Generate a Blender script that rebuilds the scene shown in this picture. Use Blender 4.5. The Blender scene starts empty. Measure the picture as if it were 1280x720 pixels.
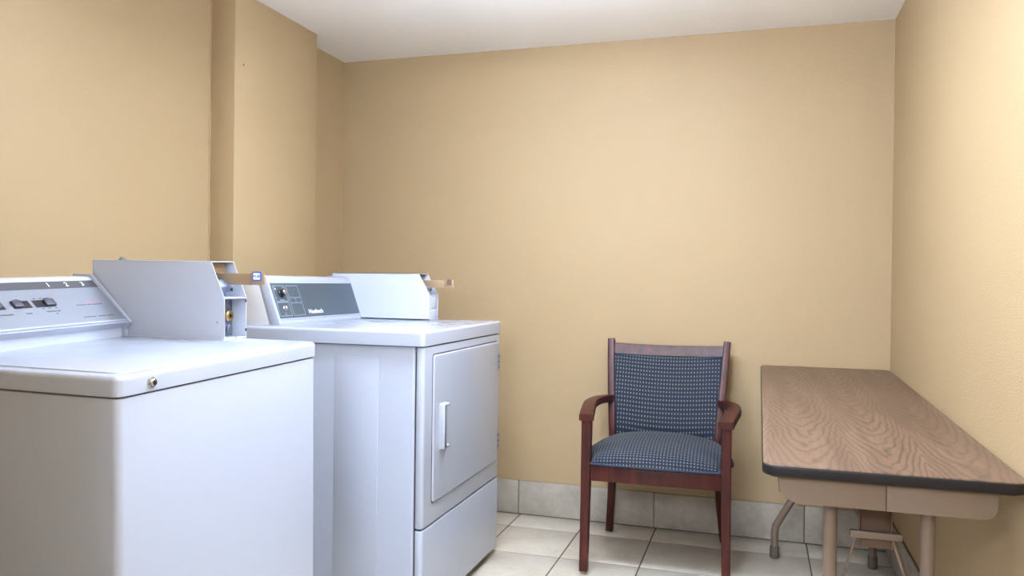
import bpy, bmesh, math, random
from mathutils import Vector, Matrix, Euler
random.seed(7)
S = bpy.context.scene
C = S.collection
rad = math.radians

# ------------------------------------------------------------------ camera
CAM_H = 1.10
yaw, pitch, roll, FPX = 0.302485, 0.007266, -0.012851, 988.0
fw = Vector((-math.sin(yaw), math.cos(yaw), 0)); rt = Vector((math.cos(yaw), math.sin(yaw), 0)); up = Vector((0, 0, 1))
fw, up = fw*math.cos(pitch) - up*math.sin(pitch), up*math.cos(pitch) + fw*math.sin(pitch)
rt, up = rt*math.cos(roll) - up*math.sin(roll), up*math.cos(roll) + rt*math.sin(roll)
cd = bpy.data.cameras.new('camera'); cam = bpy.data.objects.new('camera', cd); C.objects.link(cam)
cd.sensor_width = 36.0; cd.lens = FPX/1280*36.0; cd.clip_start = 0.02
M = Matrix((rt, up, -fw)).transposed().to_4x4(); M.translation = (0, 0, CAM_H)
cam.matrix_world = M
S.camera = cam

# ------------------------------------------------------------------ world and exposure
W = bpy.data.worlds.new('world'); S.world = W; W.use_nodes = True
W.node_tree.nodes['Background'].inputs[0].default_value = (0.75, 0.85, 1.0, 1)
W.node_tree.nodes['Background'].inputs[1].default_value = 1.0
S.view_settings.view_transform = 'Standard'; S.view_settings.look = 'None'
S.view_settings.gamma = 1.0; S.view_settings.use_curve_mapping = False
S.view_settings.exposure = 0.93
LAMP_STRENGTH = 29.0           # diffusers of the added fill lamps (see fill_lamp)
LAMP_COLOUR = (0.845, 0.965, 1.17)

# ------------------------------------------------------------------ materials
def srgb(r, g, b):
    f = lambda c: (c/255/12.92) if c/255 <= 0.04045 else ((c/255+0.055)/1.055)**2.4
    return (f(r), f(g), f(b), 1)
class NT:
    def __init__(s, name):
        s.m = bpy.data.materials.new(name); s.m.use_nodes = True
        s.n = s.m.node_tree.nodes; s.l = s.m.node_tree.links; s.b = s.n['Principled BSDF']
    def node(s, t, **kw):
        n = s.n.new(t)
        for k, v in kw.items():
            if k.startswith('i_'):
                key = k[2:]; n.inputs[int(key) if key.isdigit() else key].default_value = v
            else: setattr(n, k, v)
        return n
    def link(s, a, b): s.l.new(a, b)
    def math(s, op, a, b=None, c=None):
        n = s.n.new('ShaderNodeMath'); n.operation = op
        for i, v in enumerate((a, b, c)):
            if v is None: continue
            if isinstance(v, (int, float)): n.inputs[i].default_value = v
            else: s.l.new(v, n.inputs[i])
        return n.outputs[0]
    def mix(s, fac, a, b):
        n = s.n.new('ShaderNodeMix'); n.data_type = 'RGBA'
        for i, v in ((0, fac), (6, a), (7, b)):
            if isinstance(v, (int, float, tuple)): n.inputs[i].default_value = v
            else: s.l.new(v, n.inputs[i])
        return n.outputs[2]
    def coord(s, scale=(1, 1, 1), out='Object'):
        t = s.n.new('ShaderNodeTexCoord'); m = s.n.new('ShaderNodeMapping'); m.inputs['Scale'].default_value = scale
        s.l.new(t.outputs[out], m.inputs[0]); return m.outputs[0]
    def noise(s, co, scale, detail=3, rough=.5):
        n = s.n.new('ShaderNodeTexNoise'); n.inputs['Scale'].default_value = scale
        n.inputs['Detail'].default_value = detail; n.inputs['Roughness'].default_value = rough
        s.l.new(co, n.inputs['Vector']); return n.outputs['Fac']
    def ramp(s, fac, stops):
        r = s.n.new('ShaderNodeValToRGB'); s.l.new(fac, r.inputs[0]); e = r.color_ramp.elements
        while len(e) < len(stops): e.new(.5)
        for k, (p, c) in enumerate(stops): e[k].position = p; e[k].color = c
        return r.outputs[0]
    def bump(s, h, strength, dist=.002):
        n = s.n.new('ShaderNodeBump'); n.inputs['Strength'].default_value = strength; n.inputs['Distance'].default_value = dist
        s.l.new(h, n.inputs['Height']); s.l.new(n.outputs[0], s.b.inputs['Normal'])
    def base(s, v):
        if isinstance(v, tuple): s.b.inputs['Base Color'].default_value = v
        else: s.l.new(v, s.b.inputs['Base Color'])
    def set(s, **kw):
        for k, v in kw.items(): s.b.inputs[k.replace('_', ' ')].default_value = v
        return s.m

def plain(name, col, rough=.5, metal=0., spec=.5, coat=0.):
    t = NT(name); t.base(col); co = t.coord()
    n = t.noise(co, 9, 3)
    r = t.math('MULTIPLY_ADD', n, .12, rough-.06); t.link(r, t.b.inputs['Roughness'])
    t.b.inputs['Metallic'].default_value = metal; t.b.inputs['Specular IOR Level'].default_value = spec
    t.b.inputs['Coat Weight'].default_value = coat; t.b.inputs['Coat Roughness'].default_value = .08
    return t.m

def wall_mat():
    t = NT('cream vinyl wallcovering'); co = t.coord()
    n = t.noise(co, 1.3, 2)
    t.base(t.mix(t.math('MULTIPLY', n, .5), srgb(170, 147, 111), srgb(166, 142, 106)))
    h1 = t.noise(t.coord((60, 60, 420)), 1, 3); h2 = t.noise(co, 160, 2)
    t.bump(t.math('ADD', h1, h2), .38, .002)
    return t.set(Roughness=.6)
def ceil_mat():
    t = NT('white stippled ceiling'); co = t.coord(); n = t.noise(co, 2, 2)
    t.base(t.mix(t.math('MULTIPLY', n, .4), srgb(250, 249, 248), srgb(246, 245, 244)))
    t.bump(t.noise(co, 140, 3), .3, .002); return t.set(Roughness=.85)
def tile_mat(name, a, b, c):
    t = NT(name); co = t.coord(out='Object')
    oi = t.n.new('ShaderNodeObjectInfo')
    off = t.n.new('ShaderNodeVectorMath'); off.operation = 'SCALE'; off.inputs['Scale'].default_value = 30
    cmb = t.n.new('ShaderNodeCombineXYZ')
    for i in range(3): t.link(oi.outputs['Random'], cmb.inputs[i])
    t.link(cmb.outputs[0], off.inputs[0])
    ad = t.n.new('ShaderNodeVectorMath'); ad.operation = 'ADD'; t.link(co, ad.inputs[0]); t.link(off.outputs[0], ad.inputs[1])
    n = t.noise(ad.outputs[0], 7, 5, .6); n2 = t.noise(ad.outputs[0], 45, 3)
    f = t.math('ADD', t.math('MULTIPLY', n, .75), t.math('MULTIPLY', n2, .25))
    col = t.ramp(f, [(.32, a), (.5, b), (.68, c)])
    v = t.math('MULTIPLY_ADD', oi.outputs['Random'], .10, .95)
    hs = t.n.new('ShaderNodeHueSaturation'); t.link(v, hs.inputs['Value']); t.link(col, hs.inputs['Color'])
    t.base(hs.outputs[0]); t.bump(n2, .15, .001)
    t.link(t.math('MULTIPLY_ADD', n, .25, .22), t.b.inputs['Roughness'])
    return t.m
def fabric_mat(PX=.0122, PY=.0160):
    t = NT('navy dotted upholstery')
    tc = t.n.new('ShaderNodeTexCoord'); sp = t.n.new('ShaderNodeSeparateXYZ'); t.link(tc.outputs['Object'], sp.inputs[0])
    u = sp.outputs[0]; v = t.math('ADD', sp.outputs[1], sp.outputs[2])
    fu = t.math('FRACT', t.math('MULTIPLY', t.math('ADD', u, 10), 1/PX)); fv = t.math('FRACT', t.math('MULTIPLY', t.math('ADD', v, 10), 1/PY))
    au = t.math('ABSOLUTE', t.math('SUBTRACT', fu, .5)); av = t.math('ABSOLUTE', t.math('SUBTRACT', fv, .5))
    dot = t.math('MULTIPLY', t.math('LESS_THAN', au, .21), t.math('LESS_THAN', av, .15))
    band = t.math('LESS_THAN', au, .27)                         # paler thread carrying the dots
    row = t.math('GREATER_THAN', av, .34)
    weave = t.noise(t.coord((1, 1, 1)), 900, 1)
    base = t.mix(band, srgb(10, 17, 37), srgb(23, 43, 77))
    base = t.mix(t.math('MULTIPLY', row, .7), base, srgb(11, 18, 38))
    col = t.mix(dot, base, srgb(118, 121, 88))
    t.base(t.mix(t.math('MULTIPLY', weave, .25), col, srgb(20, 28, 45)))
    t.bump(t.math('ADD', weave, t.math('MULTIPLY', au, 1.0)), .35, .0015)
    t.set(Roughness=.8, Sheen_Weight=.05); return t.m
def wood_mat():
    t = NT('dark mahogany stained wood'); n = t.noise(t.coord((38, 38, 4)), 1.0, 6, .6)
    t.base(t.ramp(n, [(.3, srgb(38, 11, 9)), (.55, srgb(66, 22, 17)), (.75, srgb(86, 33, 24))]))
    t.bump(n, .08, .0006); return t.set(Roughness=.42, Specular_IOR_Level=.32)
def laminate_mat():
    t = NT('walnut grain laminate'); tc = t.n.new('ShaderNodeTexCoord'); sp = t.n.new('ShaderNodeSeparateXYZ'); t.link(tc.outputs['Object'], sp.inputs[0])
    x, y = sp.outputs[0], sp.outputs[1]
    wob = t.noise(t.coord((1.6, .8, 1)), 1.6, 2)
    wob2 = t.noise(t.coord((7, 4.5, 1)), 1.8, 3)
    xs = t.math('ADD', x, t.math('MULTIPLY_ADD', wob, .10, .95))
    HP = .084                                            # half width of one flame of grain
    q = t.math('DIVIDE', t.math('PINGPONG', xs, HP), HP)
    arc = t.math('MULTIPLY', t.math('POWER', q, 1.7), .42)
    sec = t.math('MULTIPLY', t.math('FLOOR', t.math('DIVIDE', xs, 2*HP)), .37)
    ph = t.math('ADD', t.math('ADD', t.math('SUBTRACT', y, arc), sec), t.math('MULTIPLY', wob2, .20))
    w = t.math('SINE', t.math('MULTIPLY_ADD', t.noise(t.coord((22, 9, 1)), 1, 3), 3.2, t.math('MULTIPLY', ph, 62.0)))
    strength = t.noise(t.coord((6, 3, 1)), 1.2, 3)
    fine = t.noise(t.coord((300, 9, 1)), 1, 4, .6)
    med = t.noise(t.coord((34, 2.2, 1)), 1, 4, .6)
    line = t.math('MULTIPLY', t.math('POWER', t.math('MULTIPLY_ADD', w, .5, .5), 3.4), t.math('MULTIPLY_ADD', strength, 1.5, .1))
    base = t.ramp(med, [(.3, srgb(92, 71, 56)), (.5, srgb(107, 84, 67)), (.72, srgb(119, 95, 77))])
    dark = t.math('MULTIPLY', line, t.math('MULTIPLY_ADD', fine, .7, .22))
    c = t.mix(dark, base, srgb(42, 30, 23))
    c = t.mix(t.math('MULTIPLY', t.math('GREATER_THAN', fine, .62), .22), c, srgb(74, 56, 45))
    t.base(c); t.bump(fine, .04, .0005); return t.set(Roughness=.42)
def brushed_mat():
    t = NT('brushed silver panel'); n = t.noise(t.coord((600, 6, 600)), 1, 3)
    t.base(t.mix(t.math('MULTIPLY', n, .5), srgb(138, 143, 153), srgb(127, 132, 143))); return t.set(Roughness=.38, Metallic=.35)
def emit_mat():
    t = NT('added fill lamp diffuser'); t.base((.9, .9, .9, 1))
    t.b.inputs['Emission Color'].default_value = (*LAMP_COLOUR, 1); t.b.inputs['Emission Strength'].default_value = LAMP_STRENGTH
    co = t.coord(); t.bump(t.noise(co, 200, 1), .2); return t.m

MT = dict(
    wall=wall_mat(), ceil=ceil_mat(),
    tile=tile_mat('pale stone look floor tile', srgb(182, 172, 155), srgb(197, 188, 172), srgb(207, 199, 185)),
    btile=tile_mat('grey stone look skirting tile', srgb(146, 138, 125), srgb(162, 154, 141), srgb(176, 168, 156)),
    grout=plain('grey brown grout', srgb(98, 86, 75), .9),
    enamel=plain('white enamel', srgb(168, 175, 189), .24, 0, .5, .25),
    enamel2=plain('satin white sheet steel', srgb(186, 192, 204), .38),
    cap=plain('light grey moulded end cap', srgb(206, 206, 206), .45),
    gap_dark=plain('dark seam shadow gap', srgb(58, 56, 56), .8),  # dark filler painting the shade in seams and gaps; also plinth and one chip
    brushed=brushed_mat(),
    band=plain('charcoal printed band', srgb(72, 73, 78), .45),
    black=plain('black plastic', srgb(30, 29, 32), .4),
    dkgrey=plain('dark grey rocker plastic', srgb(68, 68, 80), .4),
    print_=plain('dark grey print', srgb(78, 80, 90), .6),
    red=plain('red print', srgb(214, 120, 128), .6),
    cream=plain('pale print', srgb(222, 224, 218), .6),
    slate=plain('slate grey control panel', srgb(66, 77, 86), .42),
    line=plain('pale grey printed line', srgb(136, 152, 162), .5),
    chrome=plain('polished chrome', srgb(208, 208, 212), .16, 1.),
    steel=plain('dull steel', srgb(140, 142, 150), .35, .9),
    brass=plain('bronze coin slide metal', srgb(172, 146, 116), .4, .55),
    zinc=plain('blue grey zinc plate', srgb(128, 142, 168), .35, .5),
    gold=plain('brass lock', srgb(178, 150, 100), .3, .8),
    blue=plain('blue price label', srgb(70, 98, 170), .5),
    white=plain('white print', srgb(238, 240, 244), .5),
    wood=wood_mat(), fabric=fabric_mat(), fabric_b=fabric_mat(.0126, .0225), piping=plain('navy piping cord', srgb(30, 42, 66), .7),
    lam=laminate_mat(), edge=plain('black vinyl table edge', srgb(22, 19, 21), .5, spec=.3),
    tpaint=plain('taupe painted metal', srgb(112, 96, 82), .45),
    tpaint2=plain('brown painted channel', srgb(88, 66, 50), .6),
    rubber=plain('taupe rubber foot', srgb(92, 80, 70), .7),
    glide=plain('nylon glide', srgb(150, 140, 126), .5),
    lamp=emit_mat(), fixture=plain('white fixture housing', srgb(240, 240, 240), .5),
)

# ------------------------------------------------------------------ mesh helpers
def link(name, me, mat, parent=None):
    o = bpy.data.objects.new(name, me); C.objects.link(o)
    if mat is not None and not me.materials: me.materials.append(mat)
    if parent: o.parent = parent
    return o
def finish(bm, name, smooth=True, angle=35):
    bmesh.ops.recalc_face_normals(bm, faces=bm.faces)
    me = bpy.data.meshes.new(name); bm.to_mesh(me); bm.free()
    if smooth:
        me.polygons.foreach_set('use_smooth', [True]*len(me.polygons))
        me.set_sharp_from_angle(angle=rad(angle))
    return me
def obj(name, bm, mat, parent=None, smooth=True, angle=35):
    return link(name, finish(bm, name, smooth, angle), MT[mat], parent)
def bx(bm, x0, x1, y0, y1, z0, z1, bev=0, seg=2, mtx=None):
    b = bmesh.new()
    v = [b.verts.new((x, y, z)) for x in (x0, x1) for y in (y0, y1) for z in (z0, z1)]
    for f in ((0, 1, 3, 2), (4, 6, 7, 5), (0, 4, 5, 1), (2, 3, 7, 6), (0, 2, 6, 4), (1, 5, 7, 3)): b.faces.new([v[i] for i in f])
    if bev: bmesh.ops.bevel(b, geom=list(b.edges), offset=bev, segments=seg, affect='EDGES', profile=.5)
    return merge(bm, b, mtx)
def merge(bm, b, mtx=None):
    if mtx is not None: bmesh.ops.transform(b, matrix=mtx, verts=b.verts)
    t = bpy.data.meshes.new('tmp'); b.to_mesh(t); b.free(); bm.from_mesh(t); bpy.data.meshes.remove(t)
    return bm
def box(*a, **k): return bx(bmesh.new(), *a, **k)
def prism(pts, axis, a, b, bev=0, seg=2, bm=None, mtx=None):
    """pts: outline in the two other axes (x,z for axis y; y,z for x; x,y for z)"""
    q = bmesh.new()
    def P(p, t): return {'y': (p[0], t, p[1]), 'x': (t, p[0], p[1]), 'z': (p[0], p[1], t)}[axis]
    A = [q.verts.new(P(p, a)) for p in pts]; B = [q.verts.new(P(p, b)) for p in pts]
    q.faces.new(A); q.faces.new(B[::-1]); n = len(pts)
    for i in range(n): q.faces.new((A[i], B[i], B[(i+1) % n], A[(i+1) % n]))
    bmesh.ops.recalc_face_normals(q, faces=q.faces)
    if bev: bmesh.ops.bevel(q, geom=list(q.edges), offset=bev, segments=seg, affect='EDGES', profile=.5)
    return merge(bm if bm is not None else bmesh.new(), q, mtx)
def rounded_rect(x0, x1, y0, y1, r, seg=6):
    out = []
    for cx, cy, a0 in ((x1-r, y1-r, 0), (x0+r, y1-r, 90), (x0+r, y0+r, 180), (x1-r, y0+r, 270)):
        for k in range(seg+1):
            a = rad(a0 + 90*k/seg); out.append((cx+r*math.cos(a), cy+r*math.sin(a)))
    return out
def slab(x0, x1, y0, y1, z0, z1, r, bev, bm=None, seg=6, bseg=3, bottom=False):
    """plate with rounded corners in plan and a rolled top edge"""
    q = bmesh.new(); loops = []
    levels = [(0, z0)] if not bottom else [(bev*(1-math.cos(rad(90*k/bseg))), z0+bev*(1-math.sin(rad(90*k/bseg)))) for k in range(bseg+1)][::-1]
    if bottom: levels = [(bev*(1-math.sin(rad(90*k/bseg))), z0+bev*(1-math.cos(rad(90*k/bseg)))) for k in range(bseg+1)]
    levels += [(bev*(1-math.cos(rad(90*k/bseg))), z1-bev+bev*math.sin(rad(90*k/bseg))) for k in range(bseg+1)]
    for ins, z in levels:
        loops.append([q.verts.new((x, y, z)) for x, y in rounded_rect(x0+ins, x1-ins, y0+ins, y1-ins, max(r-ins, .0008), seg)])
    q.faces.new(loops[0][::-1]); q.faces.new(loops[-1])
    for a, b in zip(loops, loops[1:]):
        n = len(a)
        for i in range(n): q.faces.new((a[i], a[(i+1) % n], b[(i+1) % n], b[i]))
    return merge(bm if bm is not None else bmesh.new(), q)
def smooth_path(pts, n=6):
    pts = [Vector(p) for p in pts]; out = []
    for i in range(len(pts)-1):
        p0 = pts[max(i-1, 0)]; p1 = pts[i]; p2 = pts[i+1]; p3 = pts[min(i+2, len(pts)-1)]
        for k in range(n):
            t = k/n; out.append(.5*((2*p1)+(p2-p0)*t+(2*p0-5*p1+4*p2-p3)*t*t+(3*p1-p0-3*p2+p3)*t**3))
    out.append(pts[-1]); return out
def sweep(path, section, bm=None, ref=Vector((0, 0, 1)), scale=None):
    """section: function i,t -> list of (a,b) offsets along (side, ref-ish normal)"""
    q = bmesh.new(); path = [Vector(p) for p in path]; rings = []
    n = len(path)
    for i, p in enumerate(path):
        d = (path[min(i+1, n-1)]-path[max(i-1, 0)]).normalized()
        side = d.cross(ref).normalized(); nor = side.cross(d).normalized()
        rings.append([q.verts.new(p+side*a+nor*b) for a, b in section(i/(n-1))])
    for a, b in zip(rings, rings[1:]):
        m = len(a)
        for k in range(m): q.faces.new((a[k], a[(k+1) % m], b[(k+1) % m], b[k]))
    q.faces.new(rings[0][::-1]); q.faces.new(rings[-1])
    bmesh.ops.recalc_face_normals(q, faces=q.faces)
    return merge(bm if bm is not None else bmesh.new(), q)
def tube(path, r, n=14, bm=None, ref=Vector((0.02, 1, 0.01))):
    c = [(r*math.cos(2*math.pi*k/n), r*math.sin(2*math.pi*k/n)) for k in range(n)]
    return sweep(path, lambda t: c, bm, ref)
def rrsec(w, h, r, seg=3): return rounded_rect(-w/2, w/2, -h/2, h/2, r, seg)
def lathe(prof, n=24, mtx=None, bm=None):
    q = bmesh.new(); rings = []
    for r, z in prof: rings.append([q.verts.new((r*math.cos(2*math.pi*k/n), r*math.sin(2*math.pi*k/n), z)) for k in range(n)])
    for a, b in zip(rings, rings[1:]):
        for k in range(n): q.faces.new((a[k], a[(k+1) % n], b[(k+1) % n], b[k]))
    q.faces.new(rings[0][::-1]); q.faces.new(rings[-1])
    return merge(bm if bm is not None else bmesh.new(), q, mtx)
def text(name, body, size, mat, parent, mtx, bold=0., depth=.0004, align='CENTER', sx=1.0, shear=0.):
    cu = bpy.data.curves.new('lettering_curve', 'FONT'); cu.body = body; cu.size = size; cu.extrude = depth
    cu.align_x = align; cu.align_y = 'CENTER'; cu.offset = bold; cu.shear = shear; cu.resolution_u = 3
    o = bpy.data.objects.new('lettering_tmp', cu); C.objects.link(o)
    dg = bpy.context.evaluated_depsgraph_get(); me = bpy.data.meshes.new_from_object(o.evaluated_get(dg))
    bpy.data.objects.remove(o); bpy.data.curves.remove(cu)
    me.transform(mtx @ Matrix.Diagonal((sx, 1, 1, 1))); me.materials.clear()
    return link(name, me, MT[mat], parent)
def empty(name, loc, label, cat, rot=None, group=None):
    o = bpy.data.objects.new(name, None); C.objects.link(o); o.empty_display_size = .1
    o.location = loc; o['label'] = label; o['category'] = cat
    if group: o['group'] = group
    if rot: o.rotation_mode = 'YXZ'; o.rotation_euler = rot
    return o
def structure(o, label=None, cat=None):
    o['kind'] = 'structure'
    if label: o['label'] = label
    if cat: o['category'] = cat
    return o

# ------------------------------------------------------------------ the room
XL, XR, YB, YF, ZC = -2.032, 0.525, 3.596, -1.45, 2.2085
TH = .12
floor = structure(obj('floor', box(XL-TH, XR+TH, YF-TH, YB+TH, -.10, -.0016), 'grout'), 'floor of pale square stone look tiles with thin grey grout', 'floor')
TX, TY, GX, GY, GAP = .3185, .333, .209, 3.407, .0060
tile_me = {}
def tile_mesh(w, h, t, mat):
    k = (round(w, 4), round(h, 4), mat)
    if k not in tile_me:
        tile_me[k] = finish(slab(-w/2, w/2, -h/2, h/2, -t, 0, .003, .0015, seg=2, bseg=2), 'tile'); tile_me[k].materials.append(MT[mat])
    return tile_me[k]
def cuts(a, b, origin, step):
    k = math.ceil((a-origin)/step+1e-6); out = [a]
    while origin+k*step < b-1e-4: out.append(origin+k*step); k += 1
    return out+[b]
xs, ys = cuts(XL, XR, GX, TX), cuts(YF, YB, GY, TY)
for x0, x1 in zip(xs, xs[1:]):
    for y0, y1 in zip(ys, ys[1:]):
        w, h = x1-x0-GAP, y1-y0-GAP
        if w < .01 or h < .01: continue
        o = bpy.data.objects.new('tile', tile_mesh(w, h, .008, 'tile')); C.objects.link(o); o.parent = floor
        o.location = ((x0+x1)/2, (y0+y1)/2, random.uniform(-.0006, 0))
structure(obj('ceiling', box(XL-TH, XR+TH, YF-TH, YB+TH, ZC, ZC+.1), 'ceil'), 'white stippled ceiling of the laundry room', 'ceiling')
structure(obj('wall_back', box(XL-TH, XR+TH, YB, YB+TH, 0, ZC), 'wall'), 'cream wall behind the blue chair', 'wall')
structure(obj('wall_right', box(XR, XR+TH, YF-TH, YB, 0, ZC), 'wall'), 'cream wall beside the folding table', 'wall')
wl = structure(obj('wall_left', box(XL-TH, XL, YF-TH, YB, 0, ZC), 'wall'), 'cream wall behind the washer and dryer with a shallow pilaster', 'wall')
obj('pilaster', box(XL-.01, -1.92, 2.567, 3.15, 0, ZC, bev=.002), 'wall', wl)
# ragged bead of old paint down the pilaster's inner corner
zz = 0.; bead = bmesh.new(); pp = []
while zz < ZC-.02:
    pp.append((XL+random.uniform(.0005, .0035), 2.567-random.uniform(.0005, .003), zz)); zz += random.uniform(.01, .035)
obj('paint_bead', tube(pp, .0030, 6, ref=Vector((0, 1, .01))), 'wall', wl)
for yy, zz in ((2.62, 1.93), (1.45, 2.02), (1.43, 1.55), (1.62, 1.98)):
    obj('paint_chip', box(XL-.001 if yy < 2.5 else -1.921, (XL if yy < 2.5 else -1.92)+.0012, yy-.003, yy+.002, zz-.004, zz+.004, bev=.0005), 'gap_dark' if yy > 2.5 else 'grout', wl)
structure(obj('wall_front', box(XL-TH, XR+TH, YF-TH, YF, 0, ZC), 'wall'), 'cream wall behind the camera', 'wall')

structure(obj('bounce_partition', box(XL-TH, -.82, YF-TH, .62, 0, ZC), 'wall'), 'added cream block out of view, shading the washer side and bouncing warm light', 'wall')  # added unseen block: keeps lamps off the washer side, bounces warm light

# skirting of upright tiles: each tile a piece of its baseboard
BH, BT = .160, .009
bb = structure(obj('baseboard_back', box(XL, XR, YB-.004, YB+.002, 0, BH), 'grout'), 'row of grey skirting tiles along the back wall', 'baseboard')
br = structure(obj('baseboard_right', box(XR-.004, XR+.002, YF, YB-BT, 0, BH), 'grout'), 'row of grey skirting tiles along the right wall', 'baseboard')
bl = structure(obj('baseboard_left', box(XL-.002, XL+.004, YF, YB-BT, 0, BH), 'grout'), 'row of grey skirting tiles along the left wall', 'baseboard')
for a, b in zip(cuts(XL, XR, GX-.009, TX), cuts(XL, XR, GX-.009, TX)[1:]):
    if b-a < .012: continue
    o = bpy.data.objects.new('tile', tile_mesh(b-a-.004, BH-.004, .006, 'btile')); C.objects.link(o); o.parent = bb
    o.rotation_euler = (rad(90), 0, 0); o.location = ((a+b)/2, YB-BT-random.uniform(0, .0008), BH/2+.002)
for par, X, sgn in ((br, XR, -1), (bl, XL, 1)):
    c = cuts(YF, YB-BT-.002, GY, TY)
    for a, b in zip(c, c[1:]):
        if b-a < .012: continue
        o = bpy.data.objects.new('tile', tile_mesh(b-a-.004, BH-.004, .006, 'btile')); C.objects.link(o); o.parent = par
        o.rotation_euler = (rad(90), 0, rad(90)*(-1 if sgn < 0 else 1)); o.location = (X+sgn*(BT+random.uniform(0, .0008)), (a+b)/2, BH/2+.002)

# added fill lamps, hung out of view to brighten the room
def fill_lamp(x, y, label, drop=.29, wx=.20, wy=1.22, rz=0, hz=.055, indirect=False):
    """added fill lamp hung on two rods: an opaque trough under a glowing diffuser that throws its light up at the ceiling"""
    e = empty('fill_lamp', (x, y, ZC), label, 'ceiling light', rot=(0, 0, rz), group='added hanging fill lamps')
    for s in (-1, 1): obj('rod', lathe([(.006, -drop+.02), (.006, -.012), (.03, -.010), (.03, -.0005)], 12, Matrix.Translation((0, s*wy*.36, 0))), 'fixture', e)
    p = [(wx/2*math.cos(a), -drop+hz*math.sin(a)) for a in (2*math.pi*k/20 for k in range(20))]
    up_ = [(.94*wx/2*math.cos(a), -drop+.002+hz*math.sin(a)) for a in ((1 if indirect else 2)*math.pi*k/16 for k in range(17 if indirect else 16))]
    obj('diffuser', prism(up_, 'y', -wy/2+.015, wy/2-.015), 'lamp', e)
    low = [(wx/2*math.cos(a), -drop+hz*math.sin(a)) for a in (math.pi+math.pi*k/12 for k in range(13))]
    if indirect: obj('trough', prism(low, 'y', -wy/2+.012, wy/2-.012), 'fixture', e)
    for s in (-1, 1): obj('end_plate', prism([(1.06*a, -drop+1.06*(b+drop)) for a, b in p], 'y', s*(wy/2-.008)-.007, s*(wy/2-.008)+.007, bev=.002), 'fixture', e)
    return e
fill_lamp(-.49, -.50, 'added white drum fill lamp behind the camera, out of view', drop=.58, wx=.36, wy=.64, rz=rad(90), hz=.15)  # added for even frontal light on walls and floor
fill_lamp(-.28, 1.28, 'added small white fill lamp beside the washer, out of view', drop=.36, wx=.14, wy=.46)  # added to lift the coin box side and left wall
fill_lamp(-.60, 2.10, 'added white fill lamp crosswise between washer and dryer, out of view', drop=.21, wx=.22, wy=1.0, rz=rad(90), hz=.045)  # added to brighten the far half of the room and the ceiling

# ------------------------------------------------------------------ slope helper for the consoles
def slope_matrix(A, B, y, s, lift=0.):
    """A,B: (x,z) top and bottom of a sloping face; y along it, s down from A. Local x = +Y, local y = up the slope, local z = outward"""
    u = Vector((B[0]-A[0], 0, B[1]-A[1])).normalized(); Yv = Vector((0, 1, 0)); v = -u; n = Yv.cross(v)
    o = Vector((A[0], 0, A[1])) + Yv*y + u*s + n*lift
    m = Matrix((Yv, v, n)).transposed().to_4x4(); m.translation = o
    return m
def plate(name, sm, w, h, t, mat, parent, bev=0., bm=None):
    b = bx(bm if bm is not None else bmesh.new(), -w/2, w/2, -h/2, h/2, 0, t, bev=bev, mtx=sm)
    return obj(name, b, mat, parent) if name else b

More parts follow.
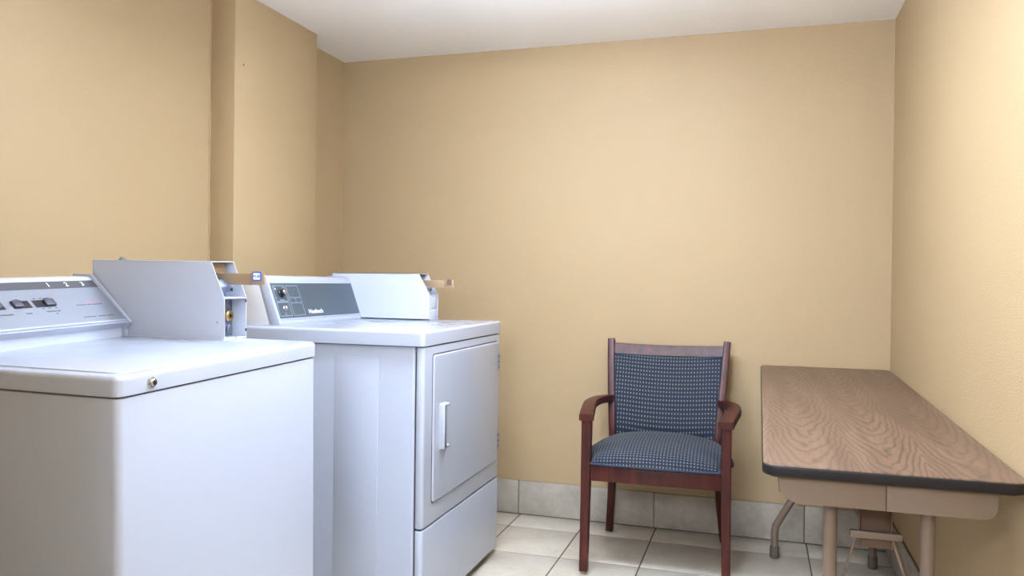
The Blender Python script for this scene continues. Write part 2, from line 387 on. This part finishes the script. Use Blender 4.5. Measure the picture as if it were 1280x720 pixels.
def coin_box(parent, xb, xf, y0, y1, z0, zt, zm, dx, tag, open_front):
    """sheet steel coin meter case: side profile with a slanting mouth; mechanism, slide and locks inside"""
    T = .0018; xt = xf-dx
    e = obj('coin_box', bmesh_case(xb, xf, xt, y0, y1, z0, zt, zm, T), 'enamel2', parent, angle=25)
    yi0, yi1 = y0+T, y1-T; ym = (y0+y1)/2
    zs = zm+.004
    # shelf between the slanting mouth and the lower compartment
    obj('shelf', box(xf-.075, xf-.0015, yi0, yi1, zm-.003, zm, bev=.0006), 'enamel2', e)
    # toothed coin plate and zinc mechanism at the back of the mouth
    xk = xt-.016
    obj('coin_plate', box(xk-.004, xk, yi0+.002, yi1-.010, zt-.036, zt-.004, bev=.0008), 'brass', e)
    nt = 7
    for k in range(nt):
        yy = yi0+.010+(yi1-yi0-.028)*k/(nt-1); obj('coin_tooth', box(xk-.001, xk+.003, yy-.0022, yy+.0022, zt-.046, zt-.030), 'black', e)
    obj('mouth_back', box(xk-.012, xk-.008, yi0, yi1, zm, zt-.002), 'zinc', e)
    hb = prism([(xk-.01, zm+.014), (xk-.01, zt-.046), (xt+.004, zt-.046), (xf-.014, zm+.030), (xf-.016, zm+.014)], 'y', yi0+.004, ym+.012, bev=.0015)
    obj('slide_housing', hb, 'zinc', e)
    obj('housing_screw', lathe([(.004, 0), (.004, .004)], 12, Matrix(((0, 0, 1, xf-.016), (1, 0, 0, ym+.002), (0, 1, 0, zm+.021), (0, 0, 0, 1)))), 'black', e)
    zsl = (zm+zt)/2
    sl = obj('coin_slide', box(xk-.03, xf+.050, ym-.004, ym+.0, zsl-.013, zsl+.017, bev=.0012), 'brass', e)
    bx_end = box(xf+.046, xf+.088, ym-.0055, ym+.0015, zsl-.012, zsl+.019, bev=.0018)
    obj('slide_handle', bx_end, 'brass', e)
    lb = Matrix(((1, 0, 0, xf+.069), (0, 0, -1, ym-.0055), (0, 1, 0, zsl+.010), (0, 0, 0, 1)))
    if tag == 'blue':
        obj('price_tag', merge(bmesh.new(), slab(-.0135, .0135, -.0125, .0125, 0, .0018, .004, .0006), lb), 'blue', e)
        obj('tag_face', merge(bmesh.new(), slab(-.0100, .0100, -.0085, .0085, .0017, .0022, .002, .0002), lb), 'white', e)
        text('lettering', '$1.50', .0085, 'blue', e, lb @ Matrix.Translation((0, 0, .0023)), bold=.0003, depth=.0002)
    else:
        obj('price_tag', merge(bmesh.new(), slab(-.0115, .0115, -.0125, .0110, 0, .0015, .003, .0005), lb), 'tpaint', e)
        text('lettering', '$1', .013, 'tpaint2', e, lb @ Matrix.Translation((0, 0, .0017)), bold=.0004, depth=.0002)
    if open_front:
        # lower compartment, open to the front, with the locks on its back plate
        xq = xf-.044
        obj('compartment_back', box(xq-.002, xq, yi0, yi1, z0+.004, zm-.002), 'zinc', e)
        rx = lambda y, z: Matrix(((0, 0, 1, xq), (1, 0, 0, y), (0, 1, 0, z), (0, 0, 0, 1)))
        obj('lock_cylinder', lathe([(.0155, 0), (.0155, .006), (.012, .009), (.007, .0095), (.007, .0075), (.0055, .0075)], 22, rx(yi1-.017, (z0+zm)/2+.004)), 'gold', e)
        obj('lock_core', lathe([(.0055, .0070), (.0055, .0085)], 14, rx(yi1-.017, (z0+zm)/2+.004)), 'black', e)
        obj('lock_cylinder', lathe([(.011, 0), (.011, .006), (.008, .008), (.003, .0082)], 18, rx(yi1-.017, z0+.024)), 'steel', e)
        obj('lock_strap', box(xq, xq+.002, yi1-.034, yi1-.004, zm-.032, zm-.006, bev=.0006), 'steel', e)
        for zz in (zm-.010, z0+.022): obj('hinge_pin', box(xf-.001, xf+.0016, y1-.004, y1-.0015, zz-.004, zz+.004), 'black', e)
        obj('rivet', lathe([(.0016, 0), (.0016, .0008)], 10, Matrix(((1, 0, 0, xf-.022), (0, 0, -1, y0), (0, 1, 0, z0+.047), (0, 0, 0, 1)))), 'black', e)
        obj('rivet', lathe([(.0016, 0), (.0016, .0008)], 10, Matrix(((0, 0, 1, xf), (1, 0, 0, ym), (0, 1, 0, z0+.005), (0, 0, 0, 1)))), 'black', e)
    else:
        obj('vault_door', box(xf-.006, xf-.003, yi0+.001, yi1-.001, z0+.046, zm-.003, bev=.0006), 'enamel2', e)
        obj('vault_base', box(xf-.006, xf-.0025, yi0+.001, yi1-.001, z0+.003, z0+.0445, bev=.0006), 'enamel2', e)
    return e
def bmesh_case(xb, xf, xt, y0, y1, z0, zt, zm, T):
    side = [(xb, z0), (xf, z0), (xf, zm), (xt, zt), (xb, zt)]
    bm = prism(side, 'y', y0, y0+T); prism(side, 'y', y1-T, y1, bm=bm)
    bx(bm, xb, xt+.001, y0, y1, zt-T, zt+.0002)             # top
    bx(bm, xb, xb+T, y0, y1, z0, zt)                        # back
    bx(bm, xb, xf, y0, y1, z0, z0+.004)                     # bottom lip
    bx(bm, xb+.003, xf-.11, y0+T*.5, y1-T*.5, z0+.001, zt-T*.5)   # closed body behind the mouth
    return bm

# ------------------------------------------------------------------ washer (slightly out of level)
WT = (rad(1.7), rad(.45), rad(-.3))
Rw = Euler(WT, 'YXZ').to_matrix() if False else (Matrix.Rotation(WT[2], 3, 'Z') @ Matrix.Rotation(WT[0], 3, 'X') @ Matrix.Rotation(WT[1], 3, 'Y'))
LB = .885                                              # lid underside above the base
Ow = Vector((-1.085, 1.132, .885)) - Rw @ Vector((0, 0, LB))
washer = empty('washing_machine', (0, 0, 0), 'white top loading coin washing machine with a silver slanted console', 'washing machine')
mw = Rw.to_4x4(); mw.translation = Ow; washer.matrix_world = mw
WD, WW = .690, .660
body = obj('body', slab(-WD+.004, -.003, .003, WW-.003, .042, LB-.0035, .014, .003), 'enamel', washer)
obj('seam', box(-WD+.012, -.010, .010, WW-.010, LB-.006, LB+.004), 'gap_dark', washer)
obj('top', slab(-WD, 0, 0, WW, LB, LB+.037, .016, .010, bseg=5), 'enamel', washer)
obj('lid', slab(-.488, -.030, .030, .560, LB+.0365, LB+.0395, .012, .0022), 'enamel', washer)
for fx in (-.06, -WD+.06):
    for fy in (.06, WW-.06):
        zf = -(Rw[2][0]*fx+Rw[2][1]*fy+Ow.z)/Rw[2][2]
        obj('foot', lathe([(.022, zf+.0005), (.022, zf+.012), (.010, zf+.016), (.010, .044)], 18, Matrix.Translation((fx, fy, 0))), 'rubber', washer)
lk = Matrix(((0, 0, 1, 0), (1, 0, 0, .081), (0, 1, 0, LB+.0165), (0, 0, 0, 1)))
k = obj('lid_lock', lathe([(.0108, -.001), (.0108, .002), (.0095, .0042), (.0068, .0046), (.0066, .0075), (.0058, .0084), (.0058, .0086)], 24, lk), 'chrome', washer)
obj('keyhole', lathe([(.0030, .0084), (.0030, .0090)], 14, lk), 'black', k)
# console
A_, B_ = (-.632, LB+.192), (-.506, LB+.082)
prof = [(-.526, LB+.037), (-.526, LB+.060), (-.510, LB+.073), (-.506, LB+.076), (-.506, LB+.082), A_, (-.640, LB+.1945), (-.686, LB+.1945), (-.686, LB+.037)]
con = obj('console', prism(prof, 'y', .006, .556), 'enamel2', washer, angle=20)
capp = [(-.516, LB+.037), (-.516, LB+.058), (-.500, LB+.074), (-.500, LB+.080), (-.630, LB+.201), (-.690, LB+.201), (-.690, LB+.037)]
for ya, yb_ in ((.556, .567), (-.004, .006)): obj('end_cap', prism(capp, 'y', ya, yb_, bev=.0018), 'enamel', con)
SL = math.hypot(A_[0]-B_[0], A_[1]-B_[1])
sm = lambda y, s, l=0.: slope_matrix(A_, B_, y, s, l)
plate('face_panel', sm(.281, SL/2+.004), .546, SL-.016, .0010, 'brushed', con)
plate('band', sm(.281, .026, .0008), .546, .026, .0008, 'band', con)
plate('lower_lip', sm(.281, SL-.001, .0), .548, .006, .003, 'enamel', con, bev=.001)
for t_, y_ in (('1', .408), ('2', .462), ('3', .512)):
    text('lettering', t_, .020, 'cream', con, sm(y_, .026, .0018), bold=.0003)
for y_, kpos, wd in ((.222, 0, .05), (.292, -1, .048), (.354, 1, .056)):
    h = plate('switch', sm(y_, .089, .0006), wd, .024, .0010, 'black', con)
    plate('rocker', sm(y_+kpos*wd*.24, .089, .0012), wd*(.50 if kpos else .7), .021, .007, 'dkgrey', h, bev=.002)
for t_, y_, s_, sz in (('WATER LEVEL', .235, .119, .0060), ('SPEED', .295, .119, .0060), ('TEMPERATURE', .362, .117, .0060)):
    text('lettering', t_, sz, 'print_', con, sm(y_, s_, .0012), depth=.0002)
for y_, s_, w_, m_ in ((.336, .071, .012, 'print_'), (.354, .071, .012, 'print_'), (.372, .071, .016, 'print_'), (.340, .106, .010, 'print_'), (.358, .106, .010, 'print_'), (.376, .106, .009, 'print_'), (.366, .125, .009, 'print_'), (.290, .071, .010, 'print_'),
                       (.498, .091, .050, 'red'), (.478, .102, .085, 'print_'), (.478, .145, .095, 'print_')):
    g = bmesh.new(); n_ = max(3, int(w_/.0035)); st = w_/n_
    for j in range(n_):
        if random.random() < .12: continue
        plate(None, sm(y_-w_/2+st*(j+.5), s_, .0010), st*.7, .0032, .0003, m_, con, bm=g)
    obj('fine_print', g, m_, con)
cbx = coin_box(washer, -.635, -.214, .570, .660, LB+.0375, LB+.239, LB+.146, .040, 'blue', True)
obj('top_lock', lathe([(.009, 0), (.009, .004), (.006, .007), (.006, .0085)], 18, Matrix.Translation((-.575, .612, LB+.239))), 'steel', cbx)
obj('base_flange', box(-.60, -.214, .566, .570, LB+.0372, LB+.0405), 'enamel2', cbx)

# ------------------------------------------------------------------ dryer
DX, DY0, DY1, DZ, DBK = -.997, 2.270, 3.046, .942, -1.735
dryer = empty('clothes_dryer', (DX, (DY0+DY1)/2, 0), 'white front loading coin clothes dryer with a dark grey control panel', 'dryer')
def D(name, bm, mat, parent=None, **k):
    """world coordinates -> under the dryer's empty"""
    if parent is None: bmesh.ops.translate(bm, verts=bm.verts, vec=-dryer.location); return obj(name, bm, mat, dryer, **k)
    bmesh.ops.translate(bm, verts=bm.verts, vec=-dryer.location); return obj(name, bm, mat, parent, **k)
LZ = .895
by0, by1 = DY0+.012, DY1-.008
D('cabinet', slab(DBK+.01, DX-.032, by0, by1, .035, LZ-.003, .008, .003), 'enamel')
D('side_emboss', box(-1.313, -1.155, by0-.0016, by0+.004, .10, .855, bev=.0014), 'enamel')
D('seam', box(DBK+.02, DX-.012, by0+.008, by1-.008, LZ-.006, LZ+.004), 'gap_dark')
D('top', slab(DBK, DX+.003, DY0, DY1, LZ, DZ, .016, .009, bseg=5), 'enamel')
D('front_panel', slab(DX-.029, DX, by0-.002, by1+.002, .319, LZ-.004, .012, .003, bottom=True), 'enamel')
D('lower_panel', slab(DX-.029, DX, by0-.002, by1+.002, .034, .312, .012, .003, bottom=True), 'enamel')
D('panel_gap', box(DX-.040, DX-.012, by0+.006, by1-.006, .05, LZ-.02), 'gap_dark')
D('plinth', box(DBK+.03, DX-.045, by0+.02, by1-.02, .012, .045), 'gap_dark')
for fx in (DX-.06, DBK+.08):
    for fy in (by0+.06, by1-.06): D('foot', lathe([(.02, .0005), (.02, .012), (.010, .016), (.010, .04)], 16, Matrix.Translation((fx, fy, 0))), 'rubber')
# door: recess gap, door leaf, handle and hinges
def yzslab(x0, x1, y0, y1, z0, z1, r, bev):
    b = slab(z0, z1, y0, y1, x0, x1, r, bev)      # plan (z,y), thickness x
    bmesh.ops.transform(b, matrix=Matrix(((0, 0, 1, 0), (0, 1, 0, 0), (1, 0, 0, 0), (0, 0, 0, 1))), verts=b.verts); return b
D('door_gap', yzslab(DX-.004, DX+.0006, 2.347, 3.010, .382, .866, .014, .0004), 'gap_dark')
door = D('door', yzslab(DX-.006, DX+.0065, 2.351, 3.006, .386, .862, .012, .004), 'enamel')
hd = bmesh.new()
HY, HZ0, HZ1 = 2.432, .548, .700
merge(hd, yzslab(DX+.005, DX+.010, HY-.036, HY+.018, HZ0, HZ1, .006, .002))
bx(hd, DX+.007, DX+.025, HY-.036, HY-.020, HZ0+.003, HZ1-.003, bev=.003)
bx(hd, DX+.007, DX+.025, HY-.032, HY+.014, HZ0+.002, HZ0+.014, bev=.003)
bx(hd, DX+.007, DX+.025, HY-.032, HY+.014, HZ1-.014, HZ1-.002, bev=.003)
bx(hd, DX+.019, DX+.025, HY-.034, HY-.008, HZ0+.003, HZ1-.003, bev=.003)
D('handle', hd, 'enamel', door)
for z0, z1 in ((.746, .812), (.430, .496)):
    hb = lathe([(.0042, z0), (.0042, z1)], 12, Matrix.Translation((DX+.006, 3.013, 0)))
    bx(hb, DX+.001, DX+.004, 3.006, 3.022, z0, z1)
    D('hinge', hb, 'steel', door)
    for q in range(3): D('hinge_knuckle', box(DX+.0035, DX+.0105, 3.008, 3.0185, z0+.012+.022*q, z0+.014+.022*q), 'black', door)
# console
A2, B2 = (-1.6296, 1.108), (-1.5713, .949)
cy0, cy1 = 2.352, 2.938
shell = [(-1.572, DZ-.001), (-1.572, .950), (-1.627, 1.100), (-1.634, 1.110), (-1.645, 1.113), (-1.728, 1.113), (-1.728, DZ-.001)]
cons = D('console', prism(shell, 'y', cy0+.012, cy1-.004, bev=.002), 'enamel', angle=25)
def Dp(name, y, s, l, w, h, t, mat, parent, bev=0.):
    m = Matrix.Translation(-dryer.location) @ slope_matrix(A2, B2, y, s, l)
    return plate(name, m, w, h, t, mat, parent, bev)
cap2 = [(-1.568, DZ), (-1.568, .950), (-1.624, 1.103), (-1.632, 1.114), (-1.643, 1.117), (-1.690, 1.117), (-1.630, DZ)]
D('end_cap', prism([(-1.568, DZ), (-1.568, .950), (-1.625, 1.104), (-1.633, 1.114), (-1.660, 1.117), (-1.606, DZ)], 'y', cy0, cy0+.014, bev=.002), 'enamel', cons)
D('side_cover', prism([(-1.609, DZ), (-1.663, 1.117), (-1.730, 1.117), (-1.730, DZ)], 'y', cy0+.001, cy0+.013, bev=.001), 'cap', cons)
D('end_cap', prism([(-1.568, DZ), (-1.568, .950), (-1.625, 1.104), (-1.633, 1.114), (-1.728, 1.117), (-1.728, DZ)], 'y', cy1-.005, cy1, bev=.0015), 'enamel', cons)
pc, pw, ps, ph = (2.363+2.935)/2, 2.935-2.363, .0890, .130
Dp('panel_rim', pc, ps, .0008, pw+.012, ph+.012, .0014, 'enamel', cons, bev=.0006)
pan = Dp('control_panel', pc, ps, .0014, pw, ph, .0016, 'slate', cons)
def frame_lines(y0, y1, s0, s1, w=.0022):
    g = bmesh.new(); T0 = Matrix.Translation(-dryer.location)
    for (yc, sc, ww, hh) in (((y0+y1)/2, s0, y1-y0, w), ((y0+y1)/2, s1, y1-y0, w), (y0, (s0+s1)/2, w, s1-s0), (y1, (s0+s1)/2, w, s1-s0)):
        bx(g, -ww/2, ww/2, -hh/2, hh/2, 0, .0006, mtx=T0 @ slope_matrix(A2, B2, yc, sc, .0027))
    obj('printed_frame', g, 'line', pan)
frame_lines(2.374, 2.447, .034, .092); frame_lines(2.372, 2.444, .096, .146)
frame_lines(2.457, 2.529, .034, .146); frame_lines(2.457, 2.529, .079, .099)
Tn = Matrix.Translation(-dryer.location)
kb = obj('timer_knob', lathe([(.0150, 0), (.0150, .004), (.0125, .006), (.0115, .016), (.0090, .017)], 24, Tn @ slope_matrix(A2, B2, 2.412, .063, .0028)), 'black', pan)
obj('knob_cap', lathe([(.0088, .0168), (.0088, .0195), (.0075, .0205), (.002, .0206)], 20, Tn @ slope_matrix(A2, B2, 2.412, .063, .0028)), 'chrome', pan)
obj('start_button', lathe([(.0095, 0), (.0095, .003), (.0075, .005), (.0070, .0105), (.0055, .0122), (.002, .0126)], 22, Tn @ slope_matrix(A2, B2, 2.408, .118, .0028)), 'chrome', pan)
def fp(y, s, w, h=.003, m='line'): 
    mm = Tn @ slope_matrix(A2, B2, y, s, .0027); plate('fine_print', mm, w, h, .0004, m, pan)
for y, s, w in ((2.383, .040, .008), (2.436, .040, .012), (2.437, .048, .006), (2.380, .078, .006), (2.410, .087, .026), (2.408, .135, .005), (2.408, .141, .008), (2.492, .084, .009), (2.494, .093, .007)): fp(y, s, w)
fp(2.386, .046, .007, .006, 'cream')
text('lettering', 'Huebsch', .0235, 'white', pan, Tn @ slope_matrix(A2, B2, 2.606, .1345, .0030), bold=.0003, depth=.0004, sx=1.2)
# coin box of the dryer, built at the dryer's own origin
cpar = bpy.data.objects.new('coin_holder_tmp', None)
loc = dryer.location
cb2 = coin_box(dryer, -1.709-loc.x, -1.265-loc.x, 2.942-loc.y, 3.030-loc.y, DZ+.0005, 1.130, 1.044, .048, 'plain', False)
bpy.data.objects.remove(cpar)

# ------------------------------------------------------------------ armchair
CH = (-.3635, 3.21, 0)
chair = empty('armchair', CH, 'dark wood armchair with dotted navy blue seat and back', 'armchair', rot=(0, 0, rad(1.2)))
def K(name, bm, mat, parent=None, **k):
    bmesh.ops.translate(bm, verts=bm.verts, vec=(-CH[0], -CH[1], 0)); return obj(name, bm, mat, parent or chair, **k)
FXL, FXR, FY = -.620, -.107, 2.945
mid = (FXL+FXR)/2
for X in (FXL, FXR):
    s = 1 if X > mid else -1
    lg = K('leg', sweep([(X+s*.004, FY, .012), (X, FY, .30), (X-s*.002, FY, .588)], lambda t: rrsec(.031+.006*t, .036+.004*t, .004), ref=Vector((0, 1, 0))), 'wood')
    K('glide', lathe([(.011, .0005), (.012, .004), (.012, .013)], 14, Matrix.Translation((X+s*.004, FY, 0))), 'glide', lg)
# rear legs run up into the back posts
def post_pt(s, z):
    # y: raked foot, upright at the seat, leaning back above; x: closer at the seat, flaring to the top
    ks = [(0, 3.490, .246), (.20, 3.425, .227), (.40, 3.385, .218), (.50, 3.388, .221), (.62, 3.418, .231), (.74, 3.462, .241), (.850, 3.508, .249)]
    for (z0, y0, x0), (z1, y1, x1) in zip(ks, ks[1:]):
        if z <= z1+1e-6:
            t = (z-z0)/(z1-z0); return Vector((mid+.0-.004+s*(x0+(x1-x0)*t), y0+(y1-y0)*t, z))
for s in (-1, 1):
    pth = smooth_path([post_pt(s, z) for z in (.010, .20, .40, .50, .62, .74, .850)], 5)
    lg = K('leg', sweep(pth, lambda t: rrsec(.030 if t > .5 else .030-.0*t, .040+.010*math.sin(math.pi*min(1, t*1.3)), .004), ref=Vector((0, 1, 0))), 'wood')
    K('glide', lathe([(.010, .0005), (.011, .004), (.011, .012)], 14, Matrix.Translation((mid-.004+s*.2450, 3.487, 0))), 'glide', lg)
# arms: bowed outwards, resting on the front legs
for s in (-1, 1):
    p3 = post_pt(s, .600)
    AX = FXL if s < 0 else FXR
    pts = [Vector((AX-s*.004, 2.918, .596)), Vector((AX+s*.010, 3.03, .606)), Vector((AX+s*.024, 3.16, .612)), Vector((AX+s*.012, 3.28, .612)), Vector((p3.x+s*.012, 3.37, .606)), Vector((p3.x+s*.004, 3.415, .602))]
    K('arm', sweep(smooth_path(pts, 6), lambda t: rrsec(.056-.022*t**1.5, .026+.006*t, .005), ref=Vector((0, 0, 1))), 'wood')
# seat frame
RZ0, RZ1 = .356, .418
K('front_rail', box(FXL+.014, FXR-.014, FY-.012, FY+.012, RZ0, RZ1, bev=.003), 'wood')
pl = post_pt(-1, .39); pr_ = post_pt(1, .39)
for X, P in ((FXL, pl), (FXR, pr_)):
    K('side_rail', sweep([(X, FY+.01, (RZ0+RZ1)/2), ((X+P.x)/2, (FY+P.y)/2, (RZ0+RZ1)/2), (P.x, P.y, (RZ0+RZ1)/2)], lambda t: rrsec(.022, RZ1-RZ0, .003)), 'wood')
K('rear_rail', box(pl.x+.01, pr_.x-.01, pl.y-.012, pl.y+.012, RZ0, RZ1, bev=.003), 'wood')
# seat cushion: domed, bulging behind the front legs
def seat_bm():
    q = bmesh.new(); NU, NV = 40, 34
    yA, yB = 2.925, 3.375
    def half(v):      # half width along the depth
        if v < .12: return .233+.004*v/.12
        if v < .30: t = (v-.12)/.18; t = t*t*(3-2*t); return .237+.041*t
        t = (v-.30)/.70; return .278-.052*t*t
    grid = []
    for j in range(NV+1):
        v = j/NV; row = []
        for i in range(NU+1):
            u = -1+2*i/NU
            a = (1-abs(u)**4.2); b = (1-abs(2*v-1)**5)
            edge = max(0, a)**.42*max(0, b)**.42
            dome = .036*(1-abs(u)**2.2)*(1-((v-.52)/.62)**2 if abs(v-.52) < .62 else 0)
            z = RZ1+.008+.040*edge+max(0, dome)
            y = yA+(yB-yA)*v
            y -= .010*(1-u*u)*(1-v)         # front edge bows forward a little
            row.append(q.verts.new((mid-.002+half(v)*u, y, z)))
        grid.append(row)
    for j in range(NV):
        for i in range(NU): q.faces.new((grid[j][i], grid[j][i+1], grid[j+1][i+1], grid[j+1][i]))
    ring = [grid[0][i] for i in range(NU+1)]+[grid[j][NU] for j in range(1, NV+1)]+[grid[NV][i] for i in range(NU-1, -1, -1)]+[grid[j][0] for j in range(NV-1, 0, -1)]
    low = [q.verts.new((v.co.x, v.co.y+.002, RZ1+.001)) for v in ring]; n = len(ring)
    for i in range(n): q.faces.new((ring[i], low[i], low[(i+1) % n], ring[(i+1) % n]))
    q.faces.new(low)
    return q, [Vector(v.co) for v in low]
sb, seat_ring = seat_bm()
seat = K('seat', sb, 'fabric', angle=80)
cx = [p+Vector(((p.x-mid)*.008, -.003 if p.y < 3 else 0, .0035)) for p in seat_ring]
def closed_tube(loop, r, n=8):
    q = bmesh.new(); m = len(loop); rings = []
    for i, p in enumerate(loop):
        d = (loop[(i+1) % m]-loop[i-1]).normalized(); side = d.cross(Vector((0, 0, 1))).normalized(); nor = side.cross(d)
        rings.append([q.verts.new(p+side*r*math.cos(2*math.pi*k/n)+nor*r*math.sin(2*math.pi*k/n)) for k in range(n)])
    for i in range(m):
        a, b = rings[i], rings[(i+1) % m]
        for k in range(n): q.faces.new((a[k], a[(k+1) % n], b[(k+1) % n], b[k]))
    return q
K('piping', closed_tube(cx, .0038), 'piping', seat)
# back: upholstered panel between the posts, bowed backwards, and the top rail above it
def back_y(z):
    return post_pt(1, z).y
def panel_grid(z0, z1, inset, front, back, NU=26, NV=20, dip=.0, puff=.0):
    q = bmesh.new(); F, Bk = [], []
    for j in range(NV+1):
        v = j/NV; fr, bk = [], []
        for i in range(NU+1):
            u = -1+2*i/NU; zz = z0+(z1-z0)*v
            zd = zz-dip*(1-u*u)*v
            hx = (post_pt(1, min(zz, .85)).x-post_pt(-1, min(zz, .85)).x)/2-inset
            cxm = (post_pt(1, min(zz, .85)).x+post_pt(-1, min(zz, .85)).x)/2
            bow = .022*(1-u*u)
            pf = puff*max(0, (1-abs(u)**6))**.5*max(0, (1-abs(2*v-1)**6))**.5
            yy = back_y(min(zz, .85))
            fr.append(q.verts.new((cxm+hx*u, yy+bow-front-pf, zd))); bk.append(q.verts.new((cxm+hx*u, yy+bow+back, zd)))
        F.append(fr); Bk.append(bk)
    for j in range(NV):
        for i in range(NU):
            q.faces.new((F[j][i], F[j][i+1], F[j+1][i+1], F[j+1][i])); q.faces.new((Bk[j][i], Bk[j+1][i], Bk[j+1][i+1], Bk[j][i+1]))
    def strip(a, b):
        for k in range(len(a)-1): q.faces.new((a[k], b[k], b[k+1], a[k+1]))
    strip(F[0], Bk[0]); strip(F[NV], Bk[NV]); strip([r[0] for r in F], [r[0] for r in Bk]); strip([r[NU] for r in F], [r[NU] for r in Bk])
    loop = [F[0][i].co.copy() for i in range(NU+1)]+[F[j][NU].co.copy() for j in range(1, NV+1)]+[F[NV][i].co.copy() for i in range(NU-1, -1, -1)]+[F[j][0].co.copy() for j in range(NV-1, 0, -1)]
    return q, loop
pb, loop = panel_grid(.452, .792, .014, .010, .020, dip=.006, puff=.009)
backr = K('backrest', pb, 'fabric_b', angle=60)
def closed_tube2(loop, r, n=8):
    q = bmesh.new(); m = len(loop); rings = []
    for i, p in enumerate(loop):
        d = (loop[(i+1) % m]-loop[i-1]).normalized(); side = d.cross(Vector((0, 1, 0))).normalized(); nor = side.cross(d)
        rings.append([q.verts.new(p+side*r*math.cos(2*math.pi*k/n)+nor*r*math.sin(2*math.pi*k/n)) for k in range(n)])
    for i in range(m):
        a, b = rings[i], rings[(i+1) % m]
        for k in range(n): q.faces.new((a[k], a[(k+1) % n], b[(k+1) % n], b[k]))
    return q
K('piping', closed_tube2(loop, .003), 'piping', backr)
tb_, _ = panel_grid(.793, .838, .010, .011, .013, NV=2, dip=.008)
K('top_rail', tb_, 'wood', angle=40)
lb_, _ = panel_grid(.425, .452, .010, .010, .012, NV=2)
K('lower_back_rail', lb_, 'wood', angle=40)

# ------------------------------------------------------------------ folding table
TY0, TY1 = 1.790, 3.582
ZN, ZF = .715, .757                                     # the top slopes a little towards the camera
tilt = math.atan2(ZF-ZN, TY1-TY0)
TX0, TX1 = .013, .5205
TM = Vector(((TX0+TX1)/2, (TY0+TY1)/2, 0))
table = empty('folding_table', TM, 'long folding table with walnut grain top against the right wall', 'table')
def tz(y): return ZN+(y-TY0)*math.tan(tilt)
def T(name, bm, mat, parent=None, **k):
    bmesh.ops.translate(bm, verts=bm.verts, vec=-TM); return obj(name, bm, mat, parent or table, **k)
def shear_z(bm):
    for v in bm.verts: v.co.z += tz(v.co.y)
    return bm
top = T('tabletop', shear_z(slab(TX0+.002, TX1-.002, TY0+.002, TY1-.002, -.006, 0, .030, .0015)), 'lam')
T('edge_band', shear_z(slab(TX0, TX1, TY0, TY1, -.026, -.0016, .032, .005, bottom=True)), 'edge', top)
T('underside', shear_z(slab(TX0+.014, TX1-.014, TY0+.014, TY1-.014, -.030, -.024, .02, .001)), 'tpaint2', top)
# end aprons with rounded lower corners, made of two lengths
def apron(y, w=.020):
    x0, x1 = TX0+.034, TX1-.050; zt_, zb, r = -.027, -.088, .045; xm = (x0+x1)/2+.004
    def arc(cx, cz, a0, a1): return [(cx+r*math.cos(rad(a0+(a1-a0)*k/6)), cz+r*math.sin(rad(a0+(a1-a0)*k/6))) for k in range(7)]
    A = [(x0, zt_)]+arc(x0+r, zb+r, 180, 270)+[(xm-.0006, zb), (xm-.0006, zt_)]
    B = [(xm+.0006, zt_), (xm+.0006, zb)]+arc(x1-r*.6, zb+r, 270, 360)[:0]+[(x1-.02, zb), (x1-.008, zb+.006), (x1-.002, zb+.018), (x1, zb+.03)]+[(x1, zt_)]
    for P in (A, B): T('apron', shear_z(prism(P, 'y', y-w/2, y+w/2, bev=.0015)), 'tpaint')
apron(TY0+.040); apron(TY1-.040)
for X in (TX0+.045, TX1-.060): T('side_rail', shear_z(box(X-.009, X+.009, TY0+.06, TY1-.06, -.075, -.031, bev=.002)), 'tpaint')
XC = .258
def leg_set(y, yc):
    for s in (-1, 1):
        top_z = tz(y)-.034
        pth = [(XC+s*.098, y, top_z), (XC+s*.098, y, .30)]
        pth += [(XC+s*.101, y, .275), (XC+s*.108, y, .255), (XC+s*.165, y, .155), (XC+s*.178, y, .130), (XC+s*.182, y, .105), (XC+s*.182, y, .006)]
        lg = T('leg', tube(pth, .0148, 16), 'tpaint')
        T('rubber_foot', lathe([(.0160, .0005), (.0185, .004), (.0180, .045), (.0155, .050)], 18, Matrix.Translation((XC+s*.182, y, 0))), 'rubber', lg)
    T('leg_plate', box(XC-.115, XC+.115, y-.014, y+.014, tz(y)-.052, tz(y)-.034, bev=.002), 'tpaint')
leg_set(TY0+.105, 0); leg_set(3.365, 0)
# brace behind the near legs: brown channel, cross bar and two flat stays
yb2 = TY0+.175
ch = bmesh.new()
dirm = Matrix.Translation((XC+.002, yb2, .578)) @ Matrix.Rotation(rad(-10), 4, 'X')
bx(ch, -.033, .033, -.002, .002, -.070, .120, bev=.0008, mtx=dirm)
bx(ch, -.035, -.032, -.014, .004, -.070, .120, bev=.0008, mtx=dirm); bx(ch, .032, .035, -.014, .004, -.070, .120, bev=.0008, mtx=dirm)
brace = T('brace_channel', ch, 'tpaint2')
T('brace_bar', box(XC-.052, XC+.056, yb2-.028, yb2-.012, .532, .548, bev=.002, mtx=None), 'tpaint', brace)
for s, w in ((-1, .0035), (1, .006)):
    T('brace_stay', sweep([(XC+s*.040, yb2-.018, .530), (XC+s*.098, TY0+.110, .34)], lambda t: rrsec(w*2, w, w*.3)), 'tpaint', brace)
